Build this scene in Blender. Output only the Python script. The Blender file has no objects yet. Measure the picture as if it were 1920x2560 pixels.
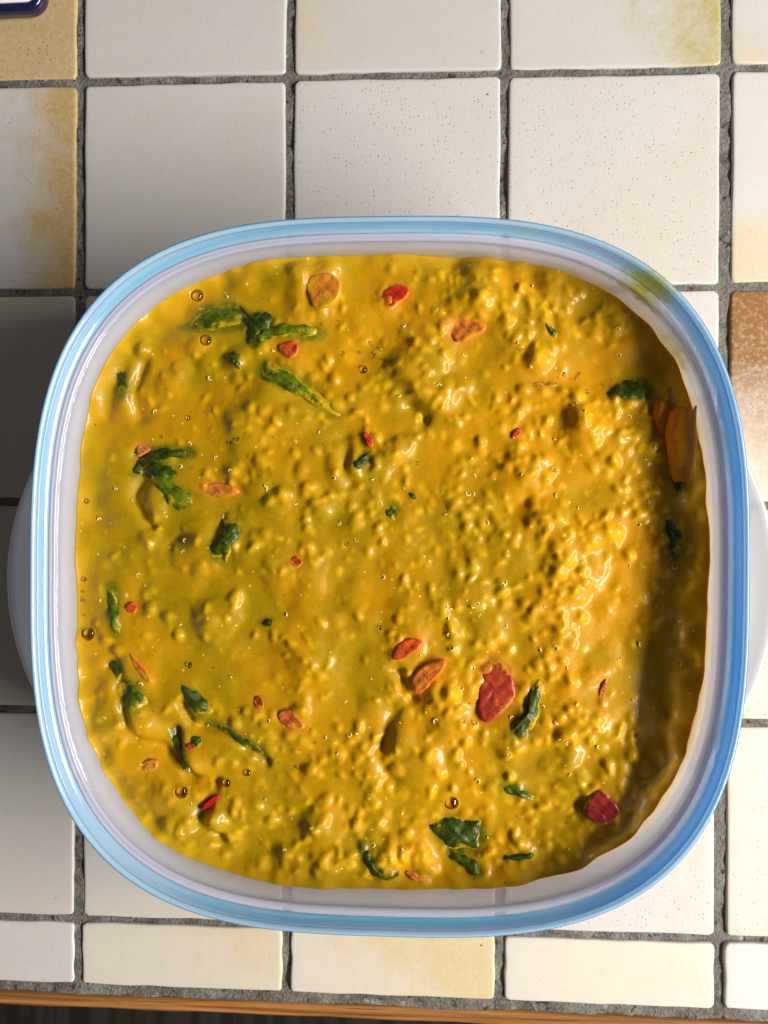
import bpy, bmesh, math, random
import numpy as np
from mathutils import Vector, Matrix, Euler

random.seed(7)
RNG = np.random.default_rng(11)
SC = bpy.context.scene
COL = SC.collection

# ------------------------------------------------------------------ camera
CAM_POS = Vector((0.1625, -0.2015, 0.3634))
CAM_ROT = Euler((-0.004608, 0.0480068, 0.005512), 'XYZ')
cam = bpy.data.cameras.new('camera')
cam.sensor_fit = 'HORIZONTAL'; cam.sensor_width = 36.0; cam.lens = 36.535
cam.clip_start = 0.01; cam.clip_end = 50
cam_o = bpy.data.objects.new('camera', cam); COL.objects.link(cam_o)
cam_o.location = CAM_POS; cam_o.rotation_euler = CAM_ROT
SC.camera = cam_o

# ------------------------------------------------------------------ light
world = bpy.data.worlds.new('World'); SC.world = world; world.use_nodes = True
bg = world.node_tree.nodes['Background']
bg.inputs[0].default_value = (1.0, 0.97, 0.93, 1); bg.inputs[1].default_value = 0.07
CEN = Vector((0.1485, -0.2262, 0.0))           # centre of the container on the counter

def area(name, az, el, dist, sx, sy, power, col):
    l = bpy.data.lights.new(name, 'AREA'); l.shape = 'RECTANGLE'
    l.size = sx; l.size_y = sy; l.energy = power; l.color = col
    o = bpy.data.objects.new(name, l); COL.objects.link(o)
    a, e = math.radians(az), math.radians(el)
    d = Vector((math.cos(e) * math.cos(a), math.cos(e) * math.sin(a), math.sin(e)))
    o.location = CEN + Vector((0, 0, 0.06)) + d * dist
    o.rotation_euler = d.to_track_quat('Z', 'Y').to_euler()
    return o
area('window_light', -12, 35, 1.15, 0.95, 0.15, 31.0, (1.0, 0.97, 0.915))
area('window_glow', -8, 36, 1.5, 1.0, 0.7, 2.5, (1.0, 0.97, 0.93))

vs = SC.view_settings
vs.view_transform = 'Standard'; vs.look = 'None'; vs.exposure = 0.0; vs.gamma = 1.0
vs.use_curve_mapping = False
SC.cycles.max_bounces = 14; SC.cycles.transparent_max_bounces = 24
SC.cycles.transmission_bounces = 12

# ------------------------------------------------------------------ helpers
ROT3 = CAM_ROT.to_matrix()
def at(px, py, z):
    """point at height z that the photograph (1659 px wide measuring copy) shows at px, py"""
    s = 1920 / 1659
    d = ROT3 @ Vector(((px * s - 960) / 1948.566, -(py * s - 1280) / 1948.566, -1))
    t = (z - CAM_POS.z) / d.z
    return CAM_POS + d * t

def link(name, me, mat=None, parent=None, loc=None, smooth=True):
    o = bpy.data.objects.new(name, me); COL.objects.link(o)
    if mat and not me.materials: me.materials.append(mat)
    if parent: o.parent = parent
    if loc is not None: o.location = loc
    if smooth: me.shade_smooth()
    return o

def mesh(name, v, f):
    me = bpy.data.meshes.new(name); me.from_pydata([tuple(p) for p in v], [], f); me.update()
    bm = bmesh.new(); bm.from_mesh(me); bmesh.ops.recalc_face_normals(bm, faces=bm.faces); bm.to_mesh(me); bm.free()
    return me

def empty(name, loc=(0, 0, 0)):
    o = bpy.data.objects.new(name, None); COL.objects.link(o); o.location = loc
    o.empty_display_size = 0.02
    return o

def tag(o, label=None, cat=None, group=None, kind=None):
    if label: o['label'] = label
    if cat: o['category'] = cat
    if group: o['group'] = group
    if kind: o['kind'] = kind
    return o

class NT:
    """small node builder"""
    def __init__(s, name):
        s.m = bpy.data.materials.new(name); s.m.use_nodes = True
        s.t = s.m.node_tree; s.t.nodes.clear()
        s.out = s.t.nodes.new('ShaderNodeOutputMaterial')
    def n(s, typ, ins=None, **kw):
        nd = s.t.nodes.new('ShaderNode' + typ)
        for k, v in kw.items(): setattr(nd, k, v)
        for k, v in (ins or {}).items(): s.set(nd.inputs[k], v)
        return nd
    def set(s, sock, v):
        if isinstance(v, bpy.types.NodeSocket): s.t.links.new(v, sock)
        elif isinstance(v, bpy.types.Node): s.t.links.new(v.outputs[0], sock)
        elif isinstance(v, (tuple, list)) and sock.type == 'RGBA' and len(v) == 3: sock.default_value = (*v, 1)
        else: sock.default_value = v
    def math(s, op, a, b=0.0, c=0.0, clamp=False):
        nd = s.n('Math', {0: a, 1: b, 2: c}, operation=op); nd.use_clamp = clamp
        return nd.outputs[0]
    def ramp(s, x, lo, hi, a=0.0, b=1.0):
        nd = s.n('MapRange', {0: x, 1: lo, 2: hi, 3: a, 4: b}, interpolation_type='SMOOTHSTEP')
        return nd.outputs[0]
    def mix(s, f, a, b):
        nd = s.n('Mix', data_type='RGBA')
        s.set(nd.inputs[0], f); s.set(nd.inputs[6], a); s.set(nd.inputs[7], b)
        return nd.outputs[2]
    def noise(s, vec, scale, detail=3, rough=0.5, dist=0.0):
        return s.n('TexNoise', {'Vector': vec, 'Scale': scale, 'Detail': detail, 'Roughness': rough, 'Distortion': dist}).outputs[0]
    def obj(s): return s.n('TexCoord').outputs['Object']
    def bump(s, h, dist, strength=1.0, normal=None):
        nd = s.n('Bump', {'Strength': strength, 'Distance': dist, 'Height': h})
        if normal: s.set(nd.inputs['Normal'], normal)
        return nd.outputs[0]
    def bsdf(s, **k):
        nd = s.n('BsdfPrincipled')
        for a, v in k.items(): s.set(nd.inputs[a.replace('_', ' ')], v)
        return nd
    def done(s, sh):
        s.t.links.new(sh.outputs[0], s.out.inputs[0]); return s.m

# ------------------------------------------------------------------ counter: grout, tiles, wooden edge
PX, PY = 0.1, 0.09962
def edge_y(x):          # front edge of the cut tiles, slightly out of square with the grid
    return EY0 + (x - EX0) * EK
_a, _b = at(100, 2122, 0), at(1600, 2181, 0)
EX0, EY0, EK = _a.x, _a.y, (_b.y - _a.y) / (_b.x - _a.x)

def tile_mat(base, stain, sdir, soff, sstr, pins, seed, pincol=(0.33, 0.22, 0.10), soft=0.9, blotch=0.25):
    m = NT('glazed_tile'); P = m.obj()
    vec = m.n('VectorMath', {0: P, 1: (seed * 1.37, seed * 0.71, seed * 0.11)}, operation='ADD').outputs[0]
    n1 = m.noise(vec, 34, 4, 0.6)
    n2 = m.noise(vec, 420, 3, 0.7)
    n3 = m.noise(vec, 120, 4, 0.65)
    a = math.radians(sdir)
    dot = m.n('VectorMath', {0: P, 1: (math.cos(a) / 0.0475, math.sin(a) / 0.0475, 0)}, operation='DOT_PRODUCT').outputs['Value']
    g = m.math('ADD', dot, m.math('MULTIPLY', m.math('SUBTRACT', n1, 0.5), 1.5))
    g = m.math('ADD', g, m.math('MULTIPLY', m.math('SUBTRACT', n3, 0.5), 0.6))
    mask = m.math('MULTIPLY', m.ramp(g, soff, soff + soft), sstr)
    mask = m.math('MULTIPLY', mask, m.ramp(n2, 0.30, 0.62, 0.62, 1.0), clamp=True)
    warm = tuple(c * k for c, k in zip(base, (1.0, 0.95, 0.87)))
    c = m.mix(m.math('MULTIPLY', m.ramp(n1, 0.42, 0.75), blotch * 2, clamp=True), base, warm)
    c = m.mix(m.math('MULTIPLY', m.ramp(n2, 0.5, 0.75), 0.25), c, tuple(x * 0.82 for x in base))
    c = m.mix(mask, c, stain)
    vo = m.n('TexVoronoi', {'Vector': vec, 'Scale': 540.0, 'Randomness': 0.9})
    dens = m.ramp(m.noise(vec, 26, 2, 0.5), 0.62 - 0.5 * pins, 0.86 - 0.5 * pins)
    rnd = m.n('SeparateColor', {0: vo.outputs['Color']}).outputs[0]
    rad = m.math('MULTIPLY', m.math('MULTIPLY', rnd, 0.25), dens)
    pin = m.math('MULTIPLY', m.ramp(m.math('SUBTRACT', rad, vo.outputs['Distance']), -0.03, 0.06), 0.65 if pins > 0.05 else 0.0)
    c = m.mix(pin, c, pincol)
    vo2 = m.n('TexVoronoi', {'Vector': vec, 'Scale': 62.0, 'Randomness': 1.0})
    sp = m.math('MULTIPLY', m.ramp(vo2.outputs['Distance'], 0.055, 0.028), m.ramp(m.n('SeparateColor', {0: vo2.outputs['Color']}).outputs[1], 0.70, 0.75))
    c = m.mix(m.math('MULTIPLY', sp, 0.8), c, (0.10, 0.075, 0.06))
    h = m.math('ADD', m.math('ADD', m.math('MULTIPLY', n3, 0.5), m.math('MULTIPLY', m.noise(vec, 900, 2, 0.5), 0.35)), m.math('MULTIPLY', pin, -0.8))
    nb = m.bump(h, 0.00035, 0.55)
    b = m.bsdf(Base_Color=c, Roughness=m.ramp(n3, 0.3, 0.7, 0.24, 0.40), Normal=nb, IOR=1.5)
    return m.done(b)

def tile_mesh(w0, w1, y0l, y0r, y1, th, seed):
    """glazed tile: bottom edge may slope (y0l..y0r), rounded corners, softly rounded and uneven arris"""
    r = random.Random(seed)
    def outline(ins, wob):
        x0, x1, t = w0 + ins, w1 - ins, y1 - ins
        rc = max(0.0022 - ins * 0.3, 0.0008)
        pts = []
        cs = [(x1 - rc, t - rc, 0), (x0 + rc, t - rc, 90), (x0 + rc, y0l + ins + rc, 180), (x1 - rc, y0r + ins + rc, 270)]
        for i, (cx, cy, a0) in enumerate(cs):
            for k in range(4):
                a = math.radians(a0 + 30 * k); pts.append((cx + rc * math.cos(a), cy + rc * math.sin(a)))
            nx, ny, a1 = cs[(i + 1) % 4]
            p = pts[-1]; a = math.radians(a1); q = (nx + rc * math.cos(a), ny + rc * math.sin(a))
            for k in range(1, 9):
                f = k / 9; pts.append((p[0] + (q[0] - p[0]) * f, p[1] + (q[1] - p[1]) * f))
        return pts
    n = len(outline(0, 0))
    wob = [r.uniform(-1, 1) for _ in range(n)]
    wob = [(wob[i - 1] + 2 * wob[i] + wob[(i + 1) % n]) * 0.25 * 0.0005 for i in range(n)]
    rings = [(0.0003, -th), (0.0, -0.0012), (0.0001, -0.0006), (0.00035, -0.0002), (0.0008, 0.0), (0.0018, 0.00005), (0.007, -0.0001)]
    v, f = [], []
    for j, (ins, z) in enumerate(rings):
        o = outline(ins, 0)
        k = 1.0 if j < 5 else 0.3
        for i, (x, y) in enumerate(o):
            v.append((x + wob[i] * k, y + wob[(i * 3) % n] * k, z))
    for j in range(len(rings) - 1):
        for i in range(n):
            a, b = j * n + i, j * n + (i + 1) % n
            f.append((a, b, b + n, a + n))
    f.append(tuple(range((len(rings) - 1) * n, len(rings) * n)))
    f.append(tuple(reversed(range(n))))
    return mesh('tile', v, f)

counter = empty('countertop', (0, 0, 0))
tag(counter, 'cream glazed tile worktop with grey grout and wooden front edge', 'countertop', kind='structure')

WH, CR, BE, GY = (0.58, 0.548, 0.525), (0.63, 0.565, 0.48), (0.585, 0.52, 0.45), (0.56, 0.53, 0.505)
OCH, BRN, OLI, YEL = (0.50, 0.33, 0.11), (0.26, 0.12, 0.03), (0.42, 0.36, 0.12), (0.60, 0.46, 0.22)
# (col,row): base, stain, direction of the stain, offset, strength, pin holes, pin colour
D0 = (WH, CR, 0, 0.3, 0.3, 0.2)
TS = {
 (-1, -1): (BE, OCH, -35, -0.9, 0.85, 0.75, (0.16, 0.10, 0.04)), (0, -1): (GY, BE, -80, 0.6, 0.5, 0.1), (1, -1): (GY, YEL, 170, 0.35, 0.55, 0.1),
 (2, -1): (GY, OLI, 20, -0.15, 1.0, 0.1), (3, -1): (GY, YEL, -90, 0.55, 0.7, 0.05),
 (-1, 0): (GY, OCH, 4, 0.15, 1.0, 0.35), (0, 0): (WH, GY, 0, 0.8, 0.2, 0.02), (1, 0): (WH, BE, 200, 0.7, 0.3, 1.0), (2, 0): (WH, BE, -60, -0.6, 0.75, 0.95),
 (3, 0): (WH, YEL, -110, 0.3, 0.6, 0.08),
 (-1, 1): (BE, OCH, 80, 0.6, 0.4, 0.2), (2, 1): (WH, CR, 0, 0.6, 0.4, 0.1), (3, 1): (CR, BRN, 97, -1.25, 1.15, 0.5, (0.30, 0.17, 0.07), 2.3),
 (-1, 2): (BE, OCH, 30, 0.7, 0.3, 0.3), (3, 2): (BE, CR, 0, 0.5, 0.4, 0.8),
 (-1, 3): (GY, BE, -90, 0.1, 0.7, 0.25), (0, 3): (GY, CR, -60, -0.2, 0.8, 0.1), (2, 3): (WH, BE, 0, 0.0, 0.5, 0.85), (3, 3): (BE, WH, 0, 0.1, 0.6, 1.0, (0.42, 0.24, 0.10)),
 (-1, 4): (WH, GY, 0, 0.5, 0.3, 0.1), (0, 4): (CR, YEL, 60, -0.2, 0.45, 0.05), (1, 4): (CR, YEL, 40, -0.5, 0.85, 0.05), (2, 4): (CR, WH, 180, 0.2, 0.6, 0.05), (3, 4): (WH, GY, 0, 0.5, 0.3, 0.05),
}
for c in range(-3, 6):
    for r in range(-3, 5):
        sd = (c + 9) * 31 + (r + 9) * 7
        rr = random.Random(sd)
        spec = TS.get((c, r)) or (rr.choice([WH, GY, BE, CR]), rr.choice([BE, CR, YEL]), rr.uniform(0, 360), 0.3, 0.5, rr.choice([0.0, 0.3, 0.9]))
        gx, gy = 0.0022, 0.0017
        x0, x1 = c * PX + gx + rr.uniform(-.0003, .0003), (c + 1) * PX - gx + rr.uniform(-.0003, .0003)
        y1 = -r * PY - gy + rr.uniform(-.0003, .0003)
        if r < 4: yl = yr = -(r + 1) * PY + gy + rr.uniform(-.0003, .0003)
        else: yl, yr = edge_y(x0) - 0.0002, edge_y(x1) - 0.0002
        if c == 3: x0 += 0.0006
        cx, cy = (x0 + x1) / 2, (min(yl, yr) + y1) / 2
        me = tile_mesh(x0 - cx, x1 - cx, yl - cy, yr - cy, y1 - cy, 0.006, sd)
        o = link('tile', me, tile_mat(*spec[:6], sd % 17 + 1, *(spec[6:] or [])), counter, (cx, cy, rr.uniform(-.0002, .0002)))
        o.rotation_euler = (rr.uniform(-.003, .003), rr.uniform(-.003, .003), rr.uniform(-.002, .002))

# grout bed with a rough sunk surface
def fftnoise(n, sig, rng):
    w = rng.standard_normal((n, n)); k = np.fft.fftfreq(n) * 2 * np.pi
    kx, ky = np.meshgrid(k, k); g = np.exp(-0.5 * (kx ** 2 + ky ** 2) * sig ** 2)
    r = np.fft.ifft2(np.fft.fft2(w) * g).real
    return r / r.std()
m = NT('cement_grout'); P = m.obj()
n1, n2 = m.noise(P, 45, 6, 0.75), m.noise(P, 700, 4, 0.7)
c = m.mix(m.ramp(n1, 0.3, 0.7), (0.065, 0.056, 0.045), (0.22, 0.205, 0.18))
c = m.mix(m.ramp(n2, 0.45, 0.8), c, (0.22, 0.21, 0.198))
c = m.mix(m.ramp(m.noise(P, 300, 2, 0.5), 0.60, 0.72), c, (0.035, 0.03, 0.024))
c = m.mix(m.ramp(m.noise(P, 130, 4, 0.7), 0.60, 0.74), c, (0.36, 0.345, 0.32))
GROUT = m.done(m.bsdf(Base_Color=c, Roughness=0.9, Normal=m.bump(m.math('ADD', n2, m.noise(P, 350, 3, 0.6)), 0.0009, 0.9)))
GN = 420
gx0, gx1, gy1 = -0.30, 0.60, 0.30
ns = fftnoise(512, 1.1, RNG)[:GN + 1, :GN + 1] * 0.00036 + fftnoise(512, 5, RNG)[:GN + 1, :GN + 1] * 0.0004
gv = []
for j in range(GN + 1):
    for i in range(GN + 1):
        x = gx0 + (gx1 - gx0) * i / GN; yb = edge_y(x) - 0.0062
        y = gy1 + (yb - gy1) * j / GN
        gv.append((x, y, -0.0013 + float(np.clip(ns[j, i], -.0013, .0006))))
gf = [(j * (GN + 1) + i, j * (GN + 1) + i + GN + 1, j * (GN + 1) + i + GN + 2, j * (GN + 1) + i + 1) for j in range(GN) for i in range(GN)]
me = bpy.data.meshes.new('grout'); me.from_pydata(gv, [], gf)
link('grout', me, GROUT, counter)

# wooden edge strip
m = NT('oiled_wood'); P = m.obj()
st = m.n('Mapping', {'Vector': P, 'Scale': (3.5, 190, 120)}).outputs[0]
g1 = m.noise(st, 1.6, 5, 0.65, 0.6); st2 = m.n('Mapping', {'Vector': P, 'Scale': (16, 900, 500)}).outputs[0]; g2 = m.noise(st2, 1.2, 3, 0.6)
c = m.mix(m.ramp(g1, 0.32, 0.66), (0.12, 0.038, 0.010), (0.44, 0.19, 0.05))
c = m.mix(m.ramp(g2, 0.55, 0.75), c, (0.10, 0.035, 0.012))
WOOD = m.done(m.bsdf(Base_Color=c, Roughness=0.38, Normal=m.bump(g2, 0.0004, 0.5)))
prof = [(0.0, -0.03), (0.0, -0.0008), (-0.0012, 0.0), (-0.0048, -0.0003), (-0.0062, -0.0012), (-0.0070, -0.003), (-0.0072, -0.03)]
v, f = [], []; NX = 60
for i in range(NX + 1):
    x = gx0 + (gx1 - gx0) * i / NX; yb = edge_y(x) - 0.0058
    for k, (dy, z) in enumerate(prof):
        v.append((x, yb + dy + 0.00025 * math.sin(i * 1.7 + k), z))
K = len(prof)
for i in range(NX):
    for k in range(K):
        a, b = i * K + k, i * K + (k + 1) % K
        f.append((a, b, b + K, a + K))
f += [tuple(range(K)), tuple(range(NX * K, NX * K + K))]
link('wooden_edge', mesh('wooden_edge', v, f), WOOD, counter)

# dark floor far below the front edge
m = NT('dark_floor'); P = m.obj()
st = m.n('Mapping', {'Vector': P, 'Scale': (1, 0.1, 1)}).outputs[0]
c = m.mix(m.ramp(m.noise(st, 40, 2, 0.5), 0.4, 0.6), (0.020, 0.016, 0.012), (0.045, 0.036, 0.028))
FLOOR = m.done(m.bsdf(Base_Color=c, Roughness=0.6))
v = [(-3, -3, -0.9), (3, -3, -0.9), (3, 3, -0.9), (-3, 3, -0.9)]
tag(link('floor', mesh('floor', v, [(0, 1, 2, 3)]), FLOOR, smooth=False), 'dark floor far below the worktop edge', 'floor', kind='structure')

# ------------------------------------------------------------------ container
SEN = 3.02
def sup(th, n=SEN):
    return 1.0 / (abs(math.cos(th)) ** n + abs(math.sin(th)) ** n) ** (1 / n)
def loft(name, prof, closed, segs=224, wob=0.0):
    v, f = [], []
    for i in range(segs):
        th = 2 * math.pi * (i + 0.5) / segs
        # equal spacing along the rounded square: ease the angle
        s = sup(th); c, sn = math.cos(th) * s, math.sin(th) * s
        for k, (a, z) in enumerate(prof):
            q = 1 + wob * math.sin(3 * th + k)
            v.append((a * c * q, a * sn * q, z))
    K = len(prof)
    for i in range(segs):
        i2 = (i + 1) % segs
        for k in range(K if closed else K - 1):
            k2 = (k + 1) % K
            f.append((i * K + k, i * K + k2, i2 * K + k2, i2 * K + k))
    return v, f, segs, K

def smear_mask(m, P):
    """dried sauce left on the upper right of the rim and wall"""
    q = at(1398, 618, 0.078) - CEN
    d = m.n('VectorMath', {0: P, 1: tuple(q)}, operation='DISTANCE').outputs['Value']
    nn = m.noise(P, 330, 5, 0.7)
    g = m.math('SUBTRACT', m.math('ADD', nn, 0.13), m.math('MULTIPLY', d, 26))
    a = m.ramp(g, 0.34, 0.58)
    q2 = at(1462, 760, 0.066) - CEN
    d2 = m.n('VectorMath', {0: P, 1: tuple(q2)}, operation='DISTANCE').outputs['Value']
    g2 = m.math('SUBTRACT', m.math('ADD', nn, 0.10), m.math('MULTIPLY', d2, 20))
    return m.math('MAXIMUM', a, m.math('MULTIPLY', m.ramp(g2, 0.36, 0.58), 0.6))

def schlick(m, f0, nb=None):
    # skin reflection of a thin sheet: the same from both of its sides
    ge = m.n('NewGeometry')
    d = m.n('VectorMath', {0: ge.outputs['Incoming'], 1: nb or ge.outputs['Normal']}, operation='DOT_PRODUCT').outputs['Value']
    k = m.math('POWER', m.math('SUBTRACT', 1.0, m.math('ABSOLUTE', d), clamp=True), 5.0)
    return m.math('ADD', m.math('MULTIPLY', k, 1 - f0), f0, clamp=True)

def plastic(name, col, tint, clear, rough, frost_trans=0.5, smear=True, wet=0.0, film=False, vary=0.0):
    """clear-to-frosted polypropylene: straight-through part, scattering part, glossy skin"""
    m = NT(name); P = m.obj()
    nb = m.bump(m.math('ADD', m.noise(P, 700, 3, 0.6), m.math('MULTIPLY', m.noise(P, 130, 3, 0.5), 2.0)), 0.00018, 0.25 + wet)
    if vary:
        vn = m.math('MULTIPLY', m.ramp(m.noise(m.n('Mapping', {'Vector': P, 'Scale': (9, 9, 260)}).outputs[0], 1.4, 3, 0.55), 0.28, 0.62), vary)
        col = m.mix(vn, col, (0.80, 0.90, 1.0)); tint = m.mix(vn, tint, (0.86, 0.93, 1.0))
    dif = m.n('BsdfDiffuse', {'Color': col}); trl = m.n('BsdfTranslucent', {'Color': col})
    sc = m.n('MixShader', {0: frost_trans, 1: dif.outputs[0], 2: trl.outputs[0]})
    tr = m.n('BsdfTransparent', {'Color': tint})
    body = m.n('MixShader', {0: clear, 1: sc.outputs[0], 2: tr.outputs[0]})
    if film:
        zz = m.n('SeparateXYZ', {0: P}).outputs[2]
        tide = m.math('ADD', 0.0615, m.math('MULTIPLY', m.noise(P, 45, 3, 0.55), m.ramp(m.n('VectorMath', {0: P, 1: (10.0, 4.0, 0)}, operation='DOT_PRODUCT').outputs['Value'], 0.0, 1.2, 0.001, 0.009)))
        fm = m.math('MULTIPLY', m.ramp(m.math('SUBTRACT', tide, zz), -0.0010, 0.0030), m.ramp(m.noise(P, 160, 3, 0.6), 0.3, 0.65, 0.3, 0.9))
        fs = m.n('MixShader', {0: 0.6, 1: m.n('BsdfDiffuse', {'Color': (0.62, 0.42, 0.03, 1)}).outputs[0], 2: m.n('BsdfTranslucent', {'Color': (0.85, 0.60, 0.06, 1)}).outputs[0]})
        body = m.n('MixShader', {0: m.math('MULTIPLY', fm, 0.6), 1: body.outputs[0], 2: fs.outputs[0]})
    if smear:
        sa = m.n('MixShader', {0: 0.5, 1: m.n('BsdfDiffuse', {'Color': (0.55, 0.52, 0.05, 1)}).outputs[0], 2: m.n('BsdfTranslucent', {'Color': (0.75, 0.70, 0.10, 1)}).outputs[0]})
        body = m.n('MixShader', {0: m.math('MULTIPLY', smear_mask(m, P), 0.85), 1: body.outputs[0], 2: sa.outputs[0]})
    gl = m.n('BsdfGlossy', {'Color': (1, 1, 1, 1), 'Roughness': rough, 'Normal': nb})
    fr = schlick(m, 0.045, nb)
    return m.done(m.n('MixShader', {0: fr, 1: body.outputs[0], 2: gl.outputs[0]}))

WALL = plastic('clear_plastic', (0.80, 0.80, 0.88), (0.965, 0.965, 0.98), 0.42, 0.12, 0.5, wet=0.35, film=True)
LEDGE = plastic('frosted_plastic', (0.84, 0.84, 0.95), (0.93, 0.93, 0.98), 0.5, 0.14, 0.5)
BLUE = plastic('blue_plastic', (0.30, 0.80, 1.0), (0.56, 0.88, 1.0), 0.40, 0.16, 0.55, vary=0.8)
SHADEB = plastic('shaded_blue_plastic', (0.08, 0.50, 0.86), (0.40, 0.78, 1.0), 0.35, 0.16, 0.6)  # rim blue with the shade of its outer edge put into the colour
LITB = plastic('highlit_blue_plastic', (0.66, 0.89, 1.0), (0.8, 0.93, 1.0), 0.35, 0.14, 0.5, vary=0.4)  # rim blue with the highlight along its crest put into the colour
HAND = plastic('milky_plastic', (0.74, 0.74, 0.77), (0.9, 0.9, 0.92), 0.35, 0.2, 0.5, smear=False)

ZS = 0.062           # stew level
box = empty('food_container', CEN)
tag(box, 'clear square food container with a sky blue rim, filled with yellow stew', 'container')
INNER = [(0.1229, 0.0768), (0.1225, 0.066), (0.1222, 0.058), (0.1190, 0.040), (0.1130, 0.018), (0.1085, 0.0085), (0.1010, 0.0045)]
OUTER = [(0.1005, 0.0), (0.1085, 0.0020), (0.1125, 0.0070), (0.1150, 0.0160), (0.1207, 0.0400), (0.1239, 0.058), (0.1243, 0.066), (0.1246, 0.0768)]
v, f, S, K = loft('body', OUTER + INNER, False)
f.append(tuple(i * K for i in range(S))[::-1]); f.append(tuple(i * K + K - 1 for i in range(S)))
link('body', mesh('body', v, f), WALL, box)
LED = [(0.1229, 0.0764), (0.1226, 0.0774), (0.1229, 0.0782), (0.1234, 0.0785), (0.1239, 0.0783), (0.1242, 0.0785), (0.1246, 0.0789), (0.1250, 0.0786), (0.1253, 0.0776), (0.1247, 0.0764)]
v, f, S, K = loft('inner_ledge', LED, True)
link('inner_ledge', mesh('inner_ledge', v, f), LEDGE, box)
CHAN = [(0.1252, 0.0782), (0.1251, 0.0792), (0.1255, 0.0799), (0.1260, 0.0801), (0.1262, 0.0806), (0.1266, 0.0812), (0.1269, 0.0824), (0.1272, 0.0834), (0.1277, 0.0830), (0.1276, 0.0808), (0.1268, 0.0796), (0.1260, 0.0784)]
v, f, S, K = loft('rim', CHAN, True)
link('rim', mesh('rim', v, f), BLUE, box)
LIP = [(0.1272, 0.0836), (0.1274, 0.0845), (0.1279, 0.0851), (0.1284, 0.0852), (0.1288, 0.0849), (0.1289, 0.0842), (0.1284, 0.0838), (0.1278, 0.0835)]
v, f, S, K = loft('crest', LIP, True)
link('rim_crest', mesh('rim_crest', v, f), LITB, box)
SKIRT = [(0.1290, 0.0848), (0.1293, 0.0842), (0.1296, 0.0830), (0.1296, 0.0780), (0.1293, 0.0728), (0.1288, 0.0724), (0.1284, 0.0728), (0.1284, 0.0780), (0.1286, 0.0834), (0.12895, 0.0838)]
v, f, S, K = loft('skirt', SKIRT, True)
link('rim_skirt', mesh('rim_skirt', v, f), SHADEB, box)

def handle(sgn, cy, half, reach):
    """crescent grip flange under the rim, with a turned-down outer lip"""
    v, f = [], []; N = 48
    for i in range(N + 1):
        t = -1 + 2 * i / N; y = t * half
        bul = math.sqrt(max(0.0, 1 - (y / (half * 1.72)) ** 2))
        xo = 0.1215 + (reach - 0.1215) * (bul - math.sqrt(1 - (1 / 1.72) ** 2)) / (1 - math.sqrt(1 - (1 / 1.72) ** 2))
        xi = 0.1242 * (1 - (abs(y + cy) / 0.1242) ** SEN) ** (1 / SEN) - 0.0005
        xo = max(xo, xi + 0.0006)
        w = xo - xi
        rows = [(xi, 0.0620), (xi + w * 0.45, 0.0617), (xo - min(.005, w * .3), 0.0622), (xo - min(.0035, w * .25), 0.0634), (xo - min(.0012, w * .1), 0.0637), (xo, 0.0630), (xo, 0.0606),
                (xo - min(.0015, w * .1), 0.0602), (xo - min(.005, w * .35), 0.0603), (xi, 0.0603)]
        v += [(sgn * x, y + cy, z - 0.004) for x, z in rows]
    K = 10
    for i in range(N):
        for k in range(K):
            f.append((i * K + k, i * K + (k + 1) % K, (i + 1) * K + (k + 1) % K, (i + 1) * K + k))
    f += [tuple(range(K)), tuple(range(N * K, N * K + K))]
    return mesh('handle', v, f)
link('handle', handle(-1, -0.004, 0.072, 0.1515), HAND, box)
link('handle', handle(1, -0.004, 0.072, 0.1500), HAND, box)

# ------------------------------------------------------------------ stew: relief raster
N = 1024; HALF = 0.130; PXM = 2 * HALF / N
ax = (np.arange(N) + 0.5) / N * 2 * HALF - HALF
XX, YY = np.meshgrid(ax, ax)                     # [row=y, col=x], metres from the container centre
def s_at(px, py, z=ZS): q = at(px, py, z); return (q.x - CEN.x, q.y - CEN.y)
def fn(mm, seed): return fftnoise(N, mm / 1000 / PXM, np.random.default_rng(seed))
wx, wy = fn(5, 1) * 0.0016, fn(5, 2) * 0.0016
vx, vy = fn(1.1, 8) * 0.00028, fn(1.1, 9) * 0.00028
n20, n9, n4, n2, n1 = fn(16, 3), fn(6.5, 4), fn(2.6, 5), fn(1.1, 6), fn(0.6, 7)
rough = 1 / (1 + np.exp(-(n20 * 1.2 + XX / 0.05 + 0.3)))     # lumpier towards the right, smoother at left
H = 0.0008 * n20 + 0.00105 * n9 + 0.00034 * n4 * (0.6 + 0.4 * rough) + 0.00005 * n2
B = np.zeros((N, N)); PALE = np.zeros((N, N))
def stamp(x, y, rx, ry, ang, h, power=0.5, pale=0.0, target=None):
    R = max(rx, ry); i0 = int((x - R + HALF) / PXM); i1 = int((x + R + HALF) / PXM) + 2
    j0 = int((y - R + HALF) / PXM); j1 = int((y + R + HALF) / PXM) + 2
    i0, j0 = max(i0, 0), max(j0, 0)
    if i0 >= N or j0 >= N or i1 <= 0 or j1 <= 0: return
    sl = (slice(j0, j1), slice(i0, i1))
    dx, dy = XX[sl] + wx[sl] * 0.3 + vx[sl] - x, YY[sl] + wy[sl] * 0.3 + vy[sl] - y
    c, s = math.cos(ang), math.sin(ang)
    q = ((dx * c + dy * s) / rx) ** 2 + ((-dx * s + dy * c) / ry) ** 2
    b = h * np.clip(1 - q, 0, 1) ** power
    if target is None:
        B[sl] = np.maximum(B[sl], b) + 0.25 * np.minimum(B[sl], b)
    else: target[sl] += b
    if pale: PALE[sl] = np.maximum(PALE[sl], pale * np.clip(1 - q, 0, 1) ** 0.7)
r = random.Random(5)
CL = np.zeros((N, N))
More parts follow.
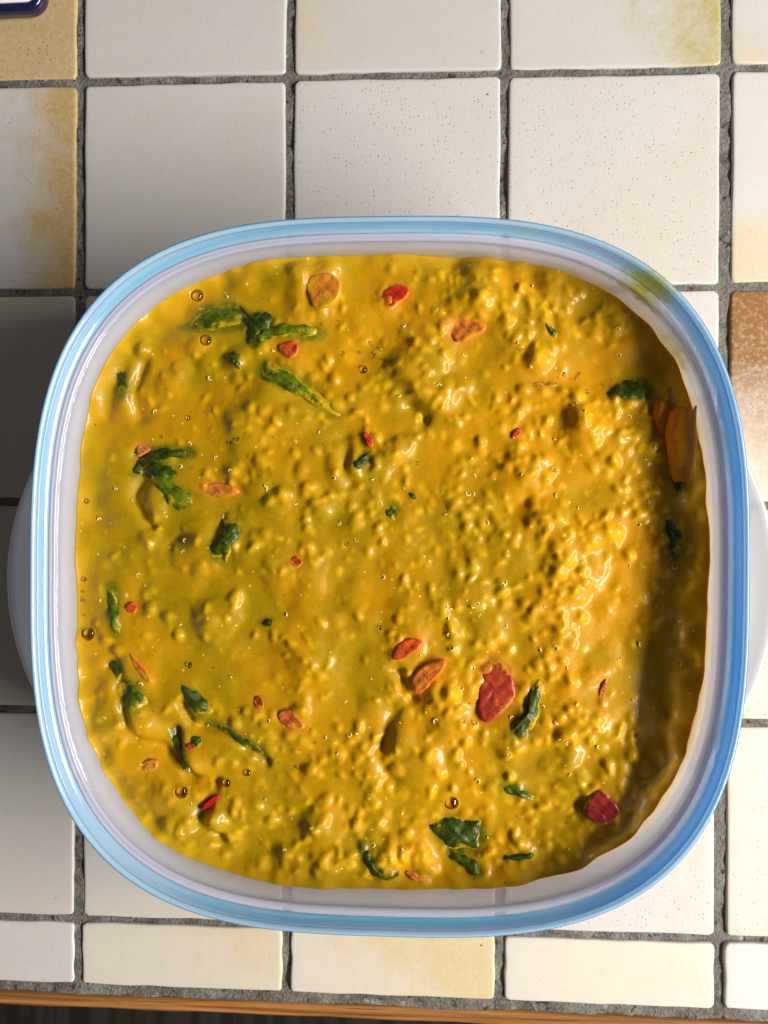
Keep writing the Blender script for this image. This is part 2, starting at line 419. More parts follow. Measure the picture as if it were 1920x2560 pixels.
for px, py, rx, ry, a, h in [(400, 745, 62, 42, .3, 2.4), (370, 830, 38, 30, .4, 2.0), (395, 800, 24, 20, 0, 1.8), (930, 855, 62, 40, -.3, 3.0), (985, 835, 40, 30, 0, 2.0),
        (890, 1640, 62, 95, .3, 3.4), (860, 1590, 42, 40, .6, 2.0), (700, 1775, 55, 45, .2, 2.8), (545, 1750, 60, 40, 0, 2.0), (330, 1090, 36, 46, .4, 2.6), (430, 1200, 60, 50, .8, 2.0),
        (300, 1560, 40, 75, .7, 2.4), (420, 1640, 40, 70, .8, 2.2), (460, 1775, 28, 36, 0, 3.2), (330, 1190, 70, 60, 0, 1.8), (480, 1330, 70, 50, .9, 1.8), (760, 1290, 50, 40, .7, 1.6),
        (1270, 1250, 70, 40, .8, 1.8), (1100, 1040, 90, 50, .6, 1.8), (1180, 1120, 60, 40, .8, 1.6), (1260, 930, 40, 60, 0, 2.0), (850, 980, 70, 26, .7, 2.4), (740, 1000, 40, 60, 0, 2.0), (1420, 1640, 40, 60, -.4, 2.6),
        (1440, 1400, 30, 50, 0, 1.8), (850, 1850, 40, 46, 0, 2.4), (910, 1850, 30, 50, .5, 2.6), (1090, 1830, 60, 26, .2, 1.8), (620, 1840, 30, 20, 0, 1.8), (600, 1240, 40, 50, 0, 1.6),
        (700, 1090, 40, 36, 0, 1.6), (1300, 1430, 60, 30, 1, 1.6), (1200, 1650, 70, 30, .5, 1.4), (640, 900, 70, 36, .3, 1.6), (270, 1250, 30, 60, 0, 1.4), (1000, 1310, 90, 36, .6, 1.2)]:
    x, y = s_at(px, py); stamp(x, y, rx / 5500, ry / 5500, a, h / 1000 * 1.0, 0.8, 0, CL)
for _ in range(70):
    a, q = r.uniform(0, 6.283), math.sqrt(r.random()) * 0.115
    stamp(q * math.cos(a) * 1.1, q * math.sin(a) * 1.1, r.uniform(.003, .008), r.uniform(.003, .006), r.uniform(0, 3), r.uniform(.0008, .0018), 0.8, 0, CL)
GR = []
def grain(x, y, R, h, p=1.2):
    stamp(x, y, R, R * r.uniform(.55, 1.0), r.uniform(0, 3.14), h, p, r.uniform(.1, .8)); GR.append((x, y))
def at_n(A, x, y): return A[min(max(int((y + HALF) / PXM), 0), N - 1), min(max(int((x + HALF) / PXM), 0), N - 1)]
cnt = 0
while cnt < 2100:                                  # quinoa lying just under the sauce skin
    x, y = r.uniform(-.12, .12), r.uniform(-.12, .12)
    if r.random() > (0.22 + 0.78 / (1 + math.exp(-(x / .025 + .5 - y / .09)))) / (1 + math.exp(-2.2 * .6 * (at_n(n9, x, y) + .4))): continue
    R = r.uniform(.0012, .0030) * (1 if r.random() < .85 else 1.4); grain(x, y, R, R * r.uniform(.18, .48)); cnt += 1
for _ in range(900):
    x, y = r.uniform(-.12, .12), r.uniform(-.12, .12); R = r.uniform(.0005, .0011); grain(x, y, R, R * r.uniform(.2, .5))
def blur(a, mm):
    k = np.fft.fftfreq(N) * 2 * np.pi; kx, ky = np.meshgrid(k, k); s = mm / 1000 / PXM
    return np.fft.ifft2(np.fft.fft2(a) * np.exp(-0.5 * (kx ** 2 + ky ** 2) * s * s)).real
H = H + blur(CL, 0.9) + blur(B, 0.60) * 1.1 + blur(B, 1.8) * 0.4
H = np.where(H < 0, H * 0.6, H)
# furrows left by the spoon along the left and lower left
def furrow(pts, w, d):
    global H
    P = [s_at(*p) for p in pts]; D = np.full((N, N), 1e9)
    for (x0, y0), (x1, y1) in zip(P[:-1], P[1:]):
        L = (x1 - x0) ** 2 + (y1 - y0) ** 2
        t = np.clip(((XX + wx - x0) * (x1 - x0) + (YY + wy - y0) * (y1 - y0)) / L, 0, 1)
        D = np.minimum(D, np.hypot(XX + wx - x0 - t * (x1 - x0), YY + wy - y0 - t * (y1 - y0)))
    H = H - d * np.exp(-(D / w) ** 2)
furrow([(240, 1440), (252, 1500), (290, 1575), (348, 1628), (385, 1665), (440, 1705)], .0028, .0030)
furrow([(388, 1510), (417, 1556), (463, 1580), (520, 1615), (560, 1640)], .0024, .0026)
furrow([(300, 1000), (300, 1080), (335, 1150), (380, 1170)], .0034, .0030)
furrow([(372, 1585), (385, 1630), (400, 1680)], .0022, .0028)
furrow([(425, 1745), (432, 1790), (470, 1812)], .0034, .0040)
furrow([(255, 790), (240, 860), (225, 900)], .0040, .0022)
furrow([(310, 780), (300, 850), (305, 900)], .0030, .0020)
furrow([(880, 845), (885, 880), (910, 905)], .0028, .0030)
furrow([(735, 960), (730, 1010), (745, 1040)], .0026, .0026)
furrow([(845, 1540), (815, 1610), (835, 1680)], .0040, .0016)
furrow([(655, 600), (660, 650), (670, 685)], .0030, .0010)
furrow([(850, 1440), (870, 1480), (890, 1500)], .0024, .0026)
# bubbles: small craters
BUB = [(415, 625, 13), (443, 734, 12), (783, 797, 9), (738, 762, 5), (403, 902, 6), (187, 1370, 14), (405, 1437, 7), (393, 1708, 13), (486, 1693, 9), (975, 1738, 14), (530, 1672, 8),
       (748, 1175, 5), (345, 942, 4), (820, 752, 4), (806, 762, 4), (182, 1082, 6), (176, 1252, 6), (1198, 1016, 5), (820, 1356, 5), (1373, 1588, 6), (1270, 845, 5), (1220, 806, 4), (900, 1000, 4), (640, 1660, 4)]
rb_ = random.Random(77)
for cx_, cy_, n_ in ((1240, 822, 7), (800, 765, 6), (640, 1640, 4), (700, 700, 4), (500, 950, 4), (1010, 1560, 4), (1380, 640, 4), (182, 1300, 4)):
    for _ in range(n_): BUB.append((cx_ + rb_.gauss(0, 26), cy_ + rb_.gauss(0, 16), rb_.uniform(2.2, 4.5)))
SOUPB = 0.1223
def rb(x, y):            # fraction of the way to the wall
    return (np.abs(x) ** SEN + np.abs(y) ** SEN) ** (1 / SEN) / SOUPB
RR = rb(XX, YY)
inner = np.clip((1 - RR) / 0.06, 0, 1); inner = inner * inner * (3 - 2 * inner)
H = H - 0.0006
H = H * (0.12 + 0.88 * inner) + np.exp(-np.clip(1 - RR, 0, 1) * SOUPB / 0.0013) * 0.0011
TH = np.arctan2(YY, XX)
H = H + np.clip((RR - 0.82) / 0.18, 0, 1) ** 2 * (0.0011 * np.sin(3 * TH + 1.0) + 0.0008 * np.sin(7 * TH + 2.2) + 0.0006 * np.sin(13 * TH) + 0.0006 * n4 + 0.0005 * n9)
Hpiece = blur(H, 1.2)
BP = []
for px, py, rp in BUB:
    x, y = s_at(px, py); R = rp / 5500
    k = rb(x, y)
    if k > 0.992 - R / SOUPB: x, y = x * (0.990 - R / SOUPB) / k, y * (0.990 - R / SOUPB) / k
    j, i = int((y + HALF) / PXM), int((x + HALF) / PXM); z = Hpiece[j, i]
    D = np.hypot(XX - x, YY - y) / R
    t = np.clip((1.15 - D) / 0.35, 0, 1); t = t * t * (3 - 2 * t)
    H = H * (1 - t) + (z - R * 0.8 * np.clip(1 - D * D * .7, 0, 1)) * t
    H = H + 0.12 * R * np.exp(-((D - 1.1) / 0.16) ** 2)
    BP.append((x, y, z, R))
def sample(A, x, y):
    fx, fy = (np.asarray(x) + HALF) / PXM - 0.5, (np.asarray(y) + HALF) / PXM - 0.5
    fx, fy = np.clip(fx, 0, N - 2.001), np.clip(fy, 0, N - 2.001)
    i, j = fx.astype(int), fy.astype(int); u, w = fx - i, fy - j
    return A[j, i] * (1 - u) * (1 - w) + A[j, i + 1] * u * (1 - w) + A[j + 1, i] * (1 - u) * w + A[j + 1, i + 1] * u * w
def hz(x, y): return float(sample(Hpiece, x, y))

# ---- vegetable outlines (measuring-copy pixels); kept here so that the sauce can take their tint
SPIN = [  # label, outline or ribbon, width (0 = outline), lift mm, sauce cover 0..1, tone 0 dark .. 1 light
 ('wilted dark green spinach scrap half sunk near the upper left rim', [(400, 698), (436, 667), (498, 660), (532, 673), (512, 700), (458, 714)], 0, .5, .55, .6),
 ('folded blackish spinach leaf standing right of the upper left scrap', [(519, 661), (541, 680), (567, 670), (587, 688), (579, 712), (551, 740), (533, 731), (534, 702)], 0, 1.1, .05, .1),
 ('long sauce-covered green strip above the small orange pepper wedge', [(556, 735), (580, 722), (625, 712), (692, 718)], 20, 1.4, .6, .9),
 ('small dark green triangle of leaf below the two upper bubbles', [(488, 771), (509, 758), (522, 787), (521, 800), (506, 792)], 0, .9, .05, .3),
 ('long green leaf with dark lower edge in the upper middle left', [(562, 813), (586, 790), (622, 803), (680, 846), (727, 880), (704, 890), (640, 853), (590, 830)], 0, 1.5, .42, .7),
 ('dark oval leaf scrap by the left wall above the notch', [(253, 806), (268, 800), (279, 815), (281, 855), (267, 858), (255, 830)], 0, .3, .25, .2),
 ('curled glossy dark spinach ribbon right under the orange carrot bit', [(290, 1028), (296, 1004), (322, 987), (358, 979), (405, 980)], 19, 1.3, .1, .15),
 ('bright green leaf below the curled dark ribbon on the left', [(312, 1022), (345, 1014), (378, 1048), (422, 1074), (388, 1104), (364, 1092), (348, 1060)], 0, 1.2, .3, .75),
 ('dark crumpled leaf between the curled ribbon and the bright green leaf', [(298, 1012), (330, 1000), (366, 1006), (374, 1026), (350, 1038), (310, 1036)], 0, .9, .12, .1),
 ('twisted dark leaf with shiny fold in the left middle', [(484, 1120), (516, 1140), (520, 1154), (500, 1186), (486, 1214), (461, 1196), (459, 1172), (480, 1154)], 0, 1.5, .08, .3),
 ('thin upright green leaf strip beside the red bit by left wall', [(234, 1270), (243, 1312), (250, 1345), (255, 1372)], 17, .8, .4, .5),
 ('tiny dark leaf fleck left of the middle of the stew', [(563, 1346), (578, 1336), (595, 1341), (588, 1351), (572, 1354)], 0, .3, .25, .2),
 ('small dark leaf knot by the left wall in the lower half', [(234, 1430), (256, 1434), (262, 1455), (249, 1469), (240, 1452)], 0, .7, .2, .2),
 ('round dark leaf patch under the small knot at lower left', [(254, 1482), (279, 1474), (299, 1485), (318, 1513), (299, 1530), (268, 1523)], 0, .7, .4, .4),
 ('thick dark green leaf lump in the lower left furrow', [(391, 1484), (420, 1490), (449, 1519), (453, 1538), (429, 1547), (404, 1524)], 0, 1.0, .15, .25),
 ('long dark leaf strip trailing right of the lower left lump', [(458, 1566), (502, 1584), (522, 1603), (550, 1616), (566, 1636)], 17, .8, .4, .4),
 ('dark vertical leaf strip lying in the lower left furrow', [(374, 1588), (381, 1620), (391, 1646), (400, 1668)], 19, .8, .15, .2),
 ('small green leaf curl beside a red fleck at lower left', [(412, 1596), (428, 1590), (436, 1604), (426, 1614), (414, 1610)], 0, .9, .3, .4),
 ('small dark leaf bit under the red sliver in the upper centre', [(763, 1004), (774, 988), (797, 979), (795, 996), (778, 1014)], 0, .9, .2, .3),
 ('largest blackish green leaf at the bottom beneath a bubble', [(932, 1782), (970, 1770), (1029, 1778), (1034, 1808), (1018, 1838), (970, 1834), (946, 1815)], 0, 1.6, .12, .15),
 ('rounded green stem end by the bottom rim', [(972, 1846), (1000, 1862), (1024, 1872), (1028, 1892)], 19, 1.4, .1, .35),
 ('dark hooked leaf strip near the bottom rim left of the largest leaf', [(791, 1826), (795, 1852), (810, 1877), (836, 1890), (872, 1878)], 15, .7, .35, .2),
 ('knobbly dark green leaf right of the big red tomato piece', [(1150, 1479), (1168, 1487), (1162, 1530), (1147, 1574), (1112, 1583), (1107, 1564), (1134, 1540)], 0, 1.7, .25, .3),
 ('short green leaf bit above the largest leaf on the right', [(1082, 1697), (1115, 1700), (1146, 1718), (1150, 1728), (1123, 1725), (1090, 1711)], 0, 1.0, .3, .4),
 ('dark leaf in the shaded upper right beside the orange peel', [(1310, 850), (1340, 823), (1378, 819), (1396, 838), (1392, 862), (1348, 862)], 0, .9, .15, .25),
 ('tall narrow leaf in the shade along the right wall', [(1434, 1120), (1455, 1124), (1474, 1162), (1470, 1196), (1449, 1190), (1438, 1160)], 0, .8, .3, .2),
 ('small leaf under the lower end of the orange peel', [(1446, 1030), (1466, 1040), (1474, 1066), (1456, 1060)], 0, .9, .2, .2),
 ('tiny green leaf fold in the upper right quarter', [(1176, 702), (1192, 706), (1206, 722), (1200, 732), (1184, 720)], 0, .8, .35, .5),
 ('pale green stem fleck near the centre of the stew', [(830, 1094), (848, 1092), (858, 1112), (848, 1124), (834, 1116)], 0, .2, .6, .6),
 ('tiny dark leaf fleck above the pale stem fleck', [(880, 1062), (892, 1064), (902, 1078), (892, 1080)], 0, .6, .25, .25),
 ('narrow green leaf edge at the bottom right of the largest leaf', [(1086, 1852), (1120, 1852), (1156, 1842)], 13, .8, .4, .4),
]
CHUNK = [  # label, category, outline, lift mm, colour, sauce cover, tilt x, tilt y
 ('square glossy red pepper dice near the top rim', 'pepper', [(821, 641), (838, 622), (874, 614), (887, 634), (848, 663), (832, 658)], 1.6, (0.50, 0.022, 0.012), .22, .1, -.1),
 ('large orange pumpkin cube under the sauce near the top rim', 'pumpkin', [(661, 609), (698, 594), (729, 600), (741, 634), (723, 662), (684, 672), (671, 648)], 1.6, (0.62, 0.19, 0.02), .52, .1, 0),
 ('bright orange carrot wedge in the upper right half', 'carrot', [(953, 689), (999, 687), (1050, 704), (1044, 718), (993, 742), (978, 730)], 2.4, (0.74, 0.20, 0.03), .12, .2, -.15),
 ('small orange pepper wedge under the green strip', 'pepper', [(597, 752), (622, 739), (649, 743), (643, 768), (625, 778)], 1.9, (0.66, 0.09, 0.02), .2, .15, 0),
 ('thin red pepper sliver in the upper centre', 'pepper', [(784, 934), (800, 939), (808, 960), (797, 968), (790, 952)], 1.8, (0.62, 0.05, 0.02), .1, .1, 0),
 ('thin red pepper sliver right of centre in the upper half', 'pepper', [(1103, 946), (1117, 924), (1129, 927), (1117, 947)], 1.4, (0.58, 0.07, 0.03), .3, .1, 0),
 ('pale orange carrot bit touching the curled dark ribbon', 'carrot', [(293, 958), (313, 960), (327, 970), (308, 980), (291, 988)], 2.2, (0.74, 0.22, 0.06), .05, .15, -.1),
 ('long orange carrot piece in the left middle', 'carrot', [(420, 1056), (454, 1042), (496, 1047), (523, 1063), (488, 1076), (443, 1067)], 1.8, (0.66, 0.20, 0.03), .32, .15, 0),
 ('small red pepper bit by the thin green strip at left', 'pepper', [(267, 1314), (284, 1298), (296, 1313), (288, 1327)], 1.8, (0.66, 0.08, 0.02), .08, .1, -.1),
 ('half-sunk red pepper bit in the left centre', 'pepper', [(624, 1211), (645, 1199), (657, 1215), (640, 1229)], 1.0, (0.50, 0.06, 0.015), .4, 0, 0),
 ('slanting orange pepper strip in the lower left', 'pepper', [(280, 1412), (291, 1414), (330, 1462), (326, 1474), (304, 1456)], 1.0, (0.62, 0.13, 0.02), .42, .1, 0),
 ('curved red-orange pepper piece, upper of the touching pair', 'pepper', [(845, 1419), (862, 1384), (897, 1376), (917, 1388), (889, 1409), (860, 1427)], 2.0, (0.62, 0.085, 0.02), .15, .1, -.1),
 ('pointed orange carrot piece, lower of the touching pair', 'carrot', [(886, 1470), (903, 1446), (933, 1427), (968, 1424), (942, 1459), (912, 1496), (896, 1500)], 3.0, (0.76, 0.19, 0.035), .08, .25, -.1),
 ('largest dark red tomato piece in the lower right half', 'tomato', [(1038, 1443), (1066, 1420), (1098, 1442), (1114, 1487), (1108, 1517), (1062, 1558), (1038, 1557), (1031, 1501), (1044, 1472)], 2.2, (0.42, 0.045, 0.025), .30, .1, -.1),
 ('faded red tomato scrap in the lower centre left', 'tomato', [(594, 1546), (626, 1529), (643, 1550), (662, 1571), (634, 1576)], 1.2, (0.52, 0.085, 0.035), .42, .05, 0),
 ('small dark red bit left of the faded tomato scrap', 'tomato', [(547, 1508), (567, 1504), (570, 1534), (554, 1537)], .8, (0.34, 0.05, 0.01), .3, 0, 0),
 ('narrow bright red pepper skin edge at lower left', 'pepper', [(431, 1746), (466, 1715), (476, 1719), (446, 1749)], 3.0, (0.55, 0.010, 0.012), 0.0, .1, 0),
 ('dark purplish red bean in the shaded lower right', 'bean', [(1255, 1748), (1284, 1697), (1312, 1712), (1337, 1744), (1308, 1770), (1278, 1767)], 2.4, (0.26, 0.018, 0.02), .12, .1, -.1),
 ('small orange carrot bit touching the bottom rim', 'carrot', [(871, 1879), (900, 1883), (917, 1898), (894, 1902)], 1.6, (0.72, 0.20, 0.03), .25, .1, 0),
 ('tiny red fleck beside the leaf curl at lower left', 'pepper', [(403, 1610), (414, 1604), (423, 1612), (412, 1622)], 1.0, (0.55, 0.04, 0.02), .1, .1, 0),
 ('orange lump near the left wall in the lower half', 'carrot', [(302, 1652), (320, 1640), (342, 1645), (336, 1664), (312, 1668)], 1.7, (0.64, 0.24, 0.03), .45, .1, 0),
 ('slim reddish strip half sunk in the lower right', 'pepper', [(1292, 1506), (1306, 1468), (1312, 1470), (1304, 1510), (1296, 1532)], .9, (0.52, 0.12, 0.03), .35, .1, 0),
 ('faint orange strip half sunk in the upper right', 'carrot', [(1132, 832), (1165, 826), (1206, 826), (1204, 833), (1160, 838)], .3, (0.50, 0.17, 0.02), .45, 0, 0),
]
GREEN = np.zeros((N, N)); RED = np.zeros((N, N))
WARP = 0.5
def poly_mask(P):
    M = np.zeros((N, N), bool); n = len(P)
    for i in range(n):
        (x0, y0), (x1, y1) = P[i], P[(i + 1) % n]
        if y0 == y1: continue
        c_ = ((YY + wy * WARP) > min(y0, y1)) & ((YY + wy * WARP) <= max(y0, y1)) & ((XX + wx * WARP) < (x1 - x0) * ((YY + wy * WARP) - y0) / (y1 - y0) + x0)
        M ^= c_
    return M.astype(float)
def line_mask(P, w):
    D = np.full((N, N), 1e9)
    for (x0, y0), (x1, y1) in zip(P[:-1], P[1:]):
        L = (x1 - x0) ** 2 + (y1 - y0) ** 2
        t = np.clip(((XX + wx * WARP - x0) * (x1 - x0) + (YY + wy * WARP - y0) * (y1 - y0)) / L, 0, 1)
        D = np.minimum(D, np.hypot(XX + wx * WARP - x0 - t * (x1 - x0), YY + wy * WARP - y0 - t * (y1 - y0)))
    return (D < w).astype(float)
# leaves and chunks go on below the sauce skin, so the thin sauce over them takes their colour
SUBC = np.zeros((N, N, 3)); SUBW = np.zeros((N, N))
def under(M, col, w):
    global SUBC
    M = M * w
    SUBC += M[..., None] * np.array(col); SUBW[...] += M
def grow(P, k):
    cx, cy = sum(p[0] for p in P) / len(P), sum(p[1] for p in P) / len(P)
    return [(cx + (x - cx) * k, cy + (y - cy) * k) for x, y in P]
for s_ in SPIN:
    P_ = [s_at(*p) for p in s_[1]]; M_ = line_mask(P_, s_[2] / 5500 * 0.8) * np.clip(.75 + .45 * n4, 0, 1) if s_[2] else poly_mask(grow(P_, 1.30)) * np.clip(.75 + .45 * n4, 0, 1)
    GREEN += M_ * 1.2
    under(M_, (0.035 + .05 * s_[5], 0.055 + .07 * s_[5], 0.003), 0.85 - .2 * s_[4])
WARP = 0.15
for s_ in CHUNK:
    M_ = poly_mask(grow([s_at(*p) for p in s_[2]], 1.1)); RED += M_ * 0.8
    under(M_, tuple(c * .7 + d * .3 for c, d in zip(s_[4], (.3, .18, 0))), 0.6)

GREEN, RED, SUBW = blur(np.minimum(GREEN, 1.2), 2.6), blur(RED, 1.8), blur(SUBW, 0.75)
SUBC = np.stack([blur(SUBC[..., k], 0.75) for k in range(3)], -1)
# ---- stew mesh
G = 640
u = np.linspace(-1, 1, G); U, V = np.meshgrid(u, u)
DX, DY = U * np.sqrt(1 - V * V / 2), V * np.sqrt(1 - U * U / 2)
rad = np.hypot(DX, DY); ang = np.arctan2(DY, DX)
sc_ = SOUPB / (np.abs(np.cos(ang)) ** SEN + np.abs(np.sin(ang)) ** SEN) ** (1 / SEN)
MX, MY = rad * sc_ * np.cos(ang), rad * sc_ * np.sin(ang)
MZ = sample(H, MX, MY)
verts = np.stack([MX, MY, MZ], -1).reshape(-1, 3)
idx = np.arange(G * G).reshape(G, G)
q = np.stack([idx[:-1, :-1], idx[:-1, 1:], idx[1:, 1:], idx[1:, :-1]], -1).reshape(-1, 4)
ring = np.concatenate([idx[0, :-1], idx[:-1, -1], idx[-1, :0:-1], idx[:0:-1, 0]])
allv = [verts]; faces = [q]; prev = ring; base = len(verts); RN = len(ring)
rx, ry = verts[ring, 0] / SOUPB, verts[ring, 1] / SOUPB
for a, z in [(0.1219, 0.056), (0.1187, 0.040), (0.1127, 0.018), (0.1080, 0.0090), (0.1005, 0.0050)]:
    allv.append(np.stack([rx * a, ry * a, np.full(RN, z - ZS)], -1))
    cur = np.arange(base, base + RN); base += RN
    faces.append(np.stack([prev, np.roll(prev, -1), np.roll(cur, -1), cur], -1)[:, ::-1]); prev = cur
allv.append(np.array([[0, 0, 0.0050 - ZS]])); cidx = base
allv = np.concatenate(allv); faces = np.concatenate(faces).tolist()
faces += [(int(prev[i]), int(prev[(i + 1) % RN]), cidx)[::-1] for i in range(RN)]
me = bpy.data.meshes.new('stew'); me.from_pydata(allv.tolist(), [], faces); me.update()
# colour of the sauce: orange pumpkin, olive, pale quinoa, green by the spinach
m1, m2 = fn(11, 31), fn(3.2, 32)
og = 1 / (1 + np.exp(-(1.3 * m1 + 0.8 * m2)))
def lerp(a, b, t): return a * (1 - t[..., None]) + np.array(b) * t[..., None]
Cc = lerp(np.ones((N, N, 3)) * np.array((0.335, 0.204, 0.001)), (0.52, 0.238, 0.001), np.clip(og + XX / .35, 0, 1))
Cc = lerp(Cc, (0.66, 0.375, 0.003), np.clip(blur(PALE, 0.45), 0, 1) * 0.85)
Cc = lerp(Cc, (0.22, 0.21, 0.002), np.clip(GREEN + 0.15 * np.clip(-XX / .1 + m1 * .5, 0, 1), 0, 1) * 0.6 * (0.5 + 0.5 * og))
Cc = lerp(Cc, (0.62, 0.20, 0.012), np.clip(RED, 0, 1) * 0.5)
wsum = np.clip(SUBW, 0, 1); Cc = Cc * (1 - wsum[..., None]) + SUBC / np.maximum(SUBW, 1e-6)[..., None] * wsum[..., None]
edge = np.clip((RR - 0.955) / 0.045, 0, 1)
Cc = lerp(Cc, (0.50, 0.29, 0.006), edge * 0.7)  # yellow glow of light through the wall, painted into the sauce edge
cv = np.ones((len(allv), 4), np.float32)
for k in range(3): cv[:, k] = sample(Cc[..., k], allv[:, 0], allv[:, 1])
at_ = me.color_attributes.new('sauce', 'FLOAT_COLOR', 'POINT'); at_.data.foreach_set('color', cv.ravel())

m = NT('stew_sauce'); P = m.obj()
col = m.n('Attribute', attribute_name='sauce').outputs['Color']
f1, f2 = m.noise(P, 900, 3, 0.6), m.noise(P, 300, 3, 0.6)
c = m.mix(m.math('MULTIPLY', m.ramp(f1, 0.45, 0.75), 0.25), col, (0.56, 0.34, 0.022))
c = m.mix(m.math('MULTIPLY', m.ramp(f2, 0.55, 0.8), 0.35), c, (0.33, 0.19, 0.006))
vo = m.n('TexVoronoi', {'Vector': P, 'Scale': 210.0, 'Randomness': 1.0}); rc = m.n('SeparateColor', {0: vo.outputs['Color']})
sp = m.math('MULTIPLY', m.ramp(vo.outputs['Distance'], 0.085, 0.05), m.ramp(rc.outputs[0], 0.72, 0.76))
c = m.mix(m.math('MULTIPLY', sp, 0.85), c, (0.05, 0.025, 0.006))
vo = m.n('TexVoronoi', {'Vector': P, 'Scale': 330.0, 'Randomness': 1.0}); rc = m.n('SeparateColor', {0: vo.outputs['Color']})
sp2 = m.math('MULTIPLY', m.ramp(vo.outputs['Distance'], 0.20, 0.10), m.ramp(rc.outputs[1], 0.86, 0.9))
c = m.mix(m.math('MULTIPLY', sp2, 0.7), c, (0.80, 0.58, 0.12))
nb = m.bump(m.math('ADD', f1, m.math('MULTIPLY', m.noise(P, 480, 4, 0.65), 1.6)), 0.00012, 0.4)
b = m.bsdf(Base_Color=c, Roughness=0.42, IOR=1.33, Specular_IOR_Level=0.22, Normal=nb, Subsurface_Weight=0.5, Subsurface_Radius=(1.0, 0.30, 0.02), Subsurface_Scale=0.0022,
           Coat_Weight=0.32, Coat_Roughness=0.11, Coat_IOR=1.33)
SAUCE = m.done(b)
stew = link('stew', me, SAUCE, loc=CEN + Vector((0, 0, ZS)))
tag(stew, 'thick yellow quinoa and vegetable stew filling the clear container', 'stew')

# ---- bubbles (children of the stew)
m = NT('bubble_film')
fr = m.n('Fresnel', {'IOR': 1.45}); gl = m.n('BsdfGlossy', {'Roughness': 0.03}); tr = m.n('BsdfTransparent', {'Color': (0.92, 0.84, 0.62, 1)})
FILM = m.done(m.n('MixShader', {0: m.math('MULTIPLY', fr.outputs[0], 1.6, clamp=True), 1: tr.outputs[0], 2: gl.outputs[0]}))
v, f = [(0, 0, 0.75)], []
for k in range(1, 7):
    t = math.pi / 2 * k / 6
    for i in range(16): v.append((math.sin(t) * math.cos(i * math.pi / 8), math.sin(t) * math.sin(i * math.pi / 8), 0.75 * math.cos(t)))
for i in range(16): f.append((0, 1 + i, 1 + (i + 1) % 16))
for k in range(5):
    for i in range(16):
        a, b = 1 + k * 16 + i, 1 + k * 16 + (i + 1) % 16; f.append((a, a + 16, b + 16, b))
bub = mesh('bubble', v, f); bub.materials.append(FILM)
for x, y, z, R in BP:
    o = link('bubble', bub, None, stew, (x, y, z)); o.scale = (R, R * random.uniform(.75, 1), R * .7); o.rotation_euler = (0, 0, random.uniform(0, 3))

# ---- quinoa: pale germ curls and bare grains (children of the stew)
m = NT('quinoa_germ')
QG = m.done(m.bsdf(Base_Color=m.mix(m.noise(m.obj(), 3, 2), (0.72, 0.56, 0.14), (0.80, 0.66, 0.28)), Roughness=0.3, IOR=1.4, Subsurface_Weight=0.3, Subsurface_Radius=(1, .7, .2), Subsurface_Scale=0.0008, Coat_Weight=0.4))
m = NT('quinoa_seed')
QS = m.done(m.bsdf(Base_Color=m.mix(m.noise(m.obj(), 3, 2), (0.58, 0.36, 0.025), (0.70, 0.48, 0.07)), Roughness=0.22, IOR=1.4, Subsurface_Weight=0.5, Subsurface_Radius=(1, .6, .12), Subsurface_Scale=0.0012, Coat_Weight=0.5, Coat_Roughness=0.08))
def tube(path, radii, n=6):
    v, f = [], []
    for i, p in enumerate(path):
        p = Vector(p); a = Vector(path[max(i - 1, 0)]); b = Vector(path[min(i + 1, len(path) - 1)])
        t = (b - a).normalized(); s = t.cross(Vector((0, 0, 1))).normalized(); w = s.cross(t)
        for k in range(n):
            an = 2 * math.pi * k / n; v.append(p + (s * math.cos(an) + w * math.sin(an)) * radii[i])
    for i in range(len(path) - 1):
        for k in range(n): f.append((i * n + k, i * n + (k + 1) % n, (i + 1) * n + (k + 1) % n, (i + 1) * n + k))
    f += [tuple(range(n)), tuple(range((len(path) - 1) * n, len(path) * n))]
    return v, f
germs = []
for sp_ in (3.8, 2.6, 4.6):
    pth = [(0.85 * math.cos(sp_ * k / 6), 0.85 * math.sin(sp_ * k / 6), 0.16 * math.sin(k)) for k in range(7)]
    me_ = mesh('quinoa_germ', *tube(pth, [.12, .25, .3, .32, .3, .22, .1])); me_.materials.append(QG); germs.append(me_)
bm = bmesh.new(); bmesh.ops.create_icosphere(bm, subdivisions=2, radius=1.0)
for vv in bm.verts: vv.co.z *= 0.72; vv.co.x *= 1.1 + 0.06 * math.sin(vv.co.y * 4)
me_ = bpy.data.meshes.new('quinoa_seed'); bm.to_mesh(me_); bm.free(); me_.materials.append(QS); seed_me = me_
rq = random.Random(21)
for k in range(130):
    while True:
        x, y = rq.uniform(-.118, .118), rq.uniform(-.118, .118)
        if rb(x, y) < 0.95 and rq.random() < 0.4 + 0.6 * (x + .118) / .236: break
    o = link('quinoa_germ', germs[k % 3], None, stew, (x, y, float(sample(H, x, y)) + 0.0001))
    s = rq.uniform(.0006, .0011); o.scale = (s * rq.uniform(.8, 1.1), s, s); o.rotation_euler = (rq.uniform(-.35, .35), rq.uniform(-.35, .35), rq.uniform(0, 6.28))
for k in range(40):
    x, y = GR[rq.randrange(len(GR))]
    if rb(x, y) > 0.95: continue
    R = rq.uniform(.0009, .0016)
    o = link('quinoa_seed', seed_me, None, stew, (x, y, float(sample(H, x, y)) - R * rq.uniform(.45, .7)))
    o.scale = (R, R * rq.uniform(.8, 1), R * .9); o.rotation_euler = (rq.uniform(-.4, .4), rq.uniform(-.4, .4), rq.uniform(0, 6.28))

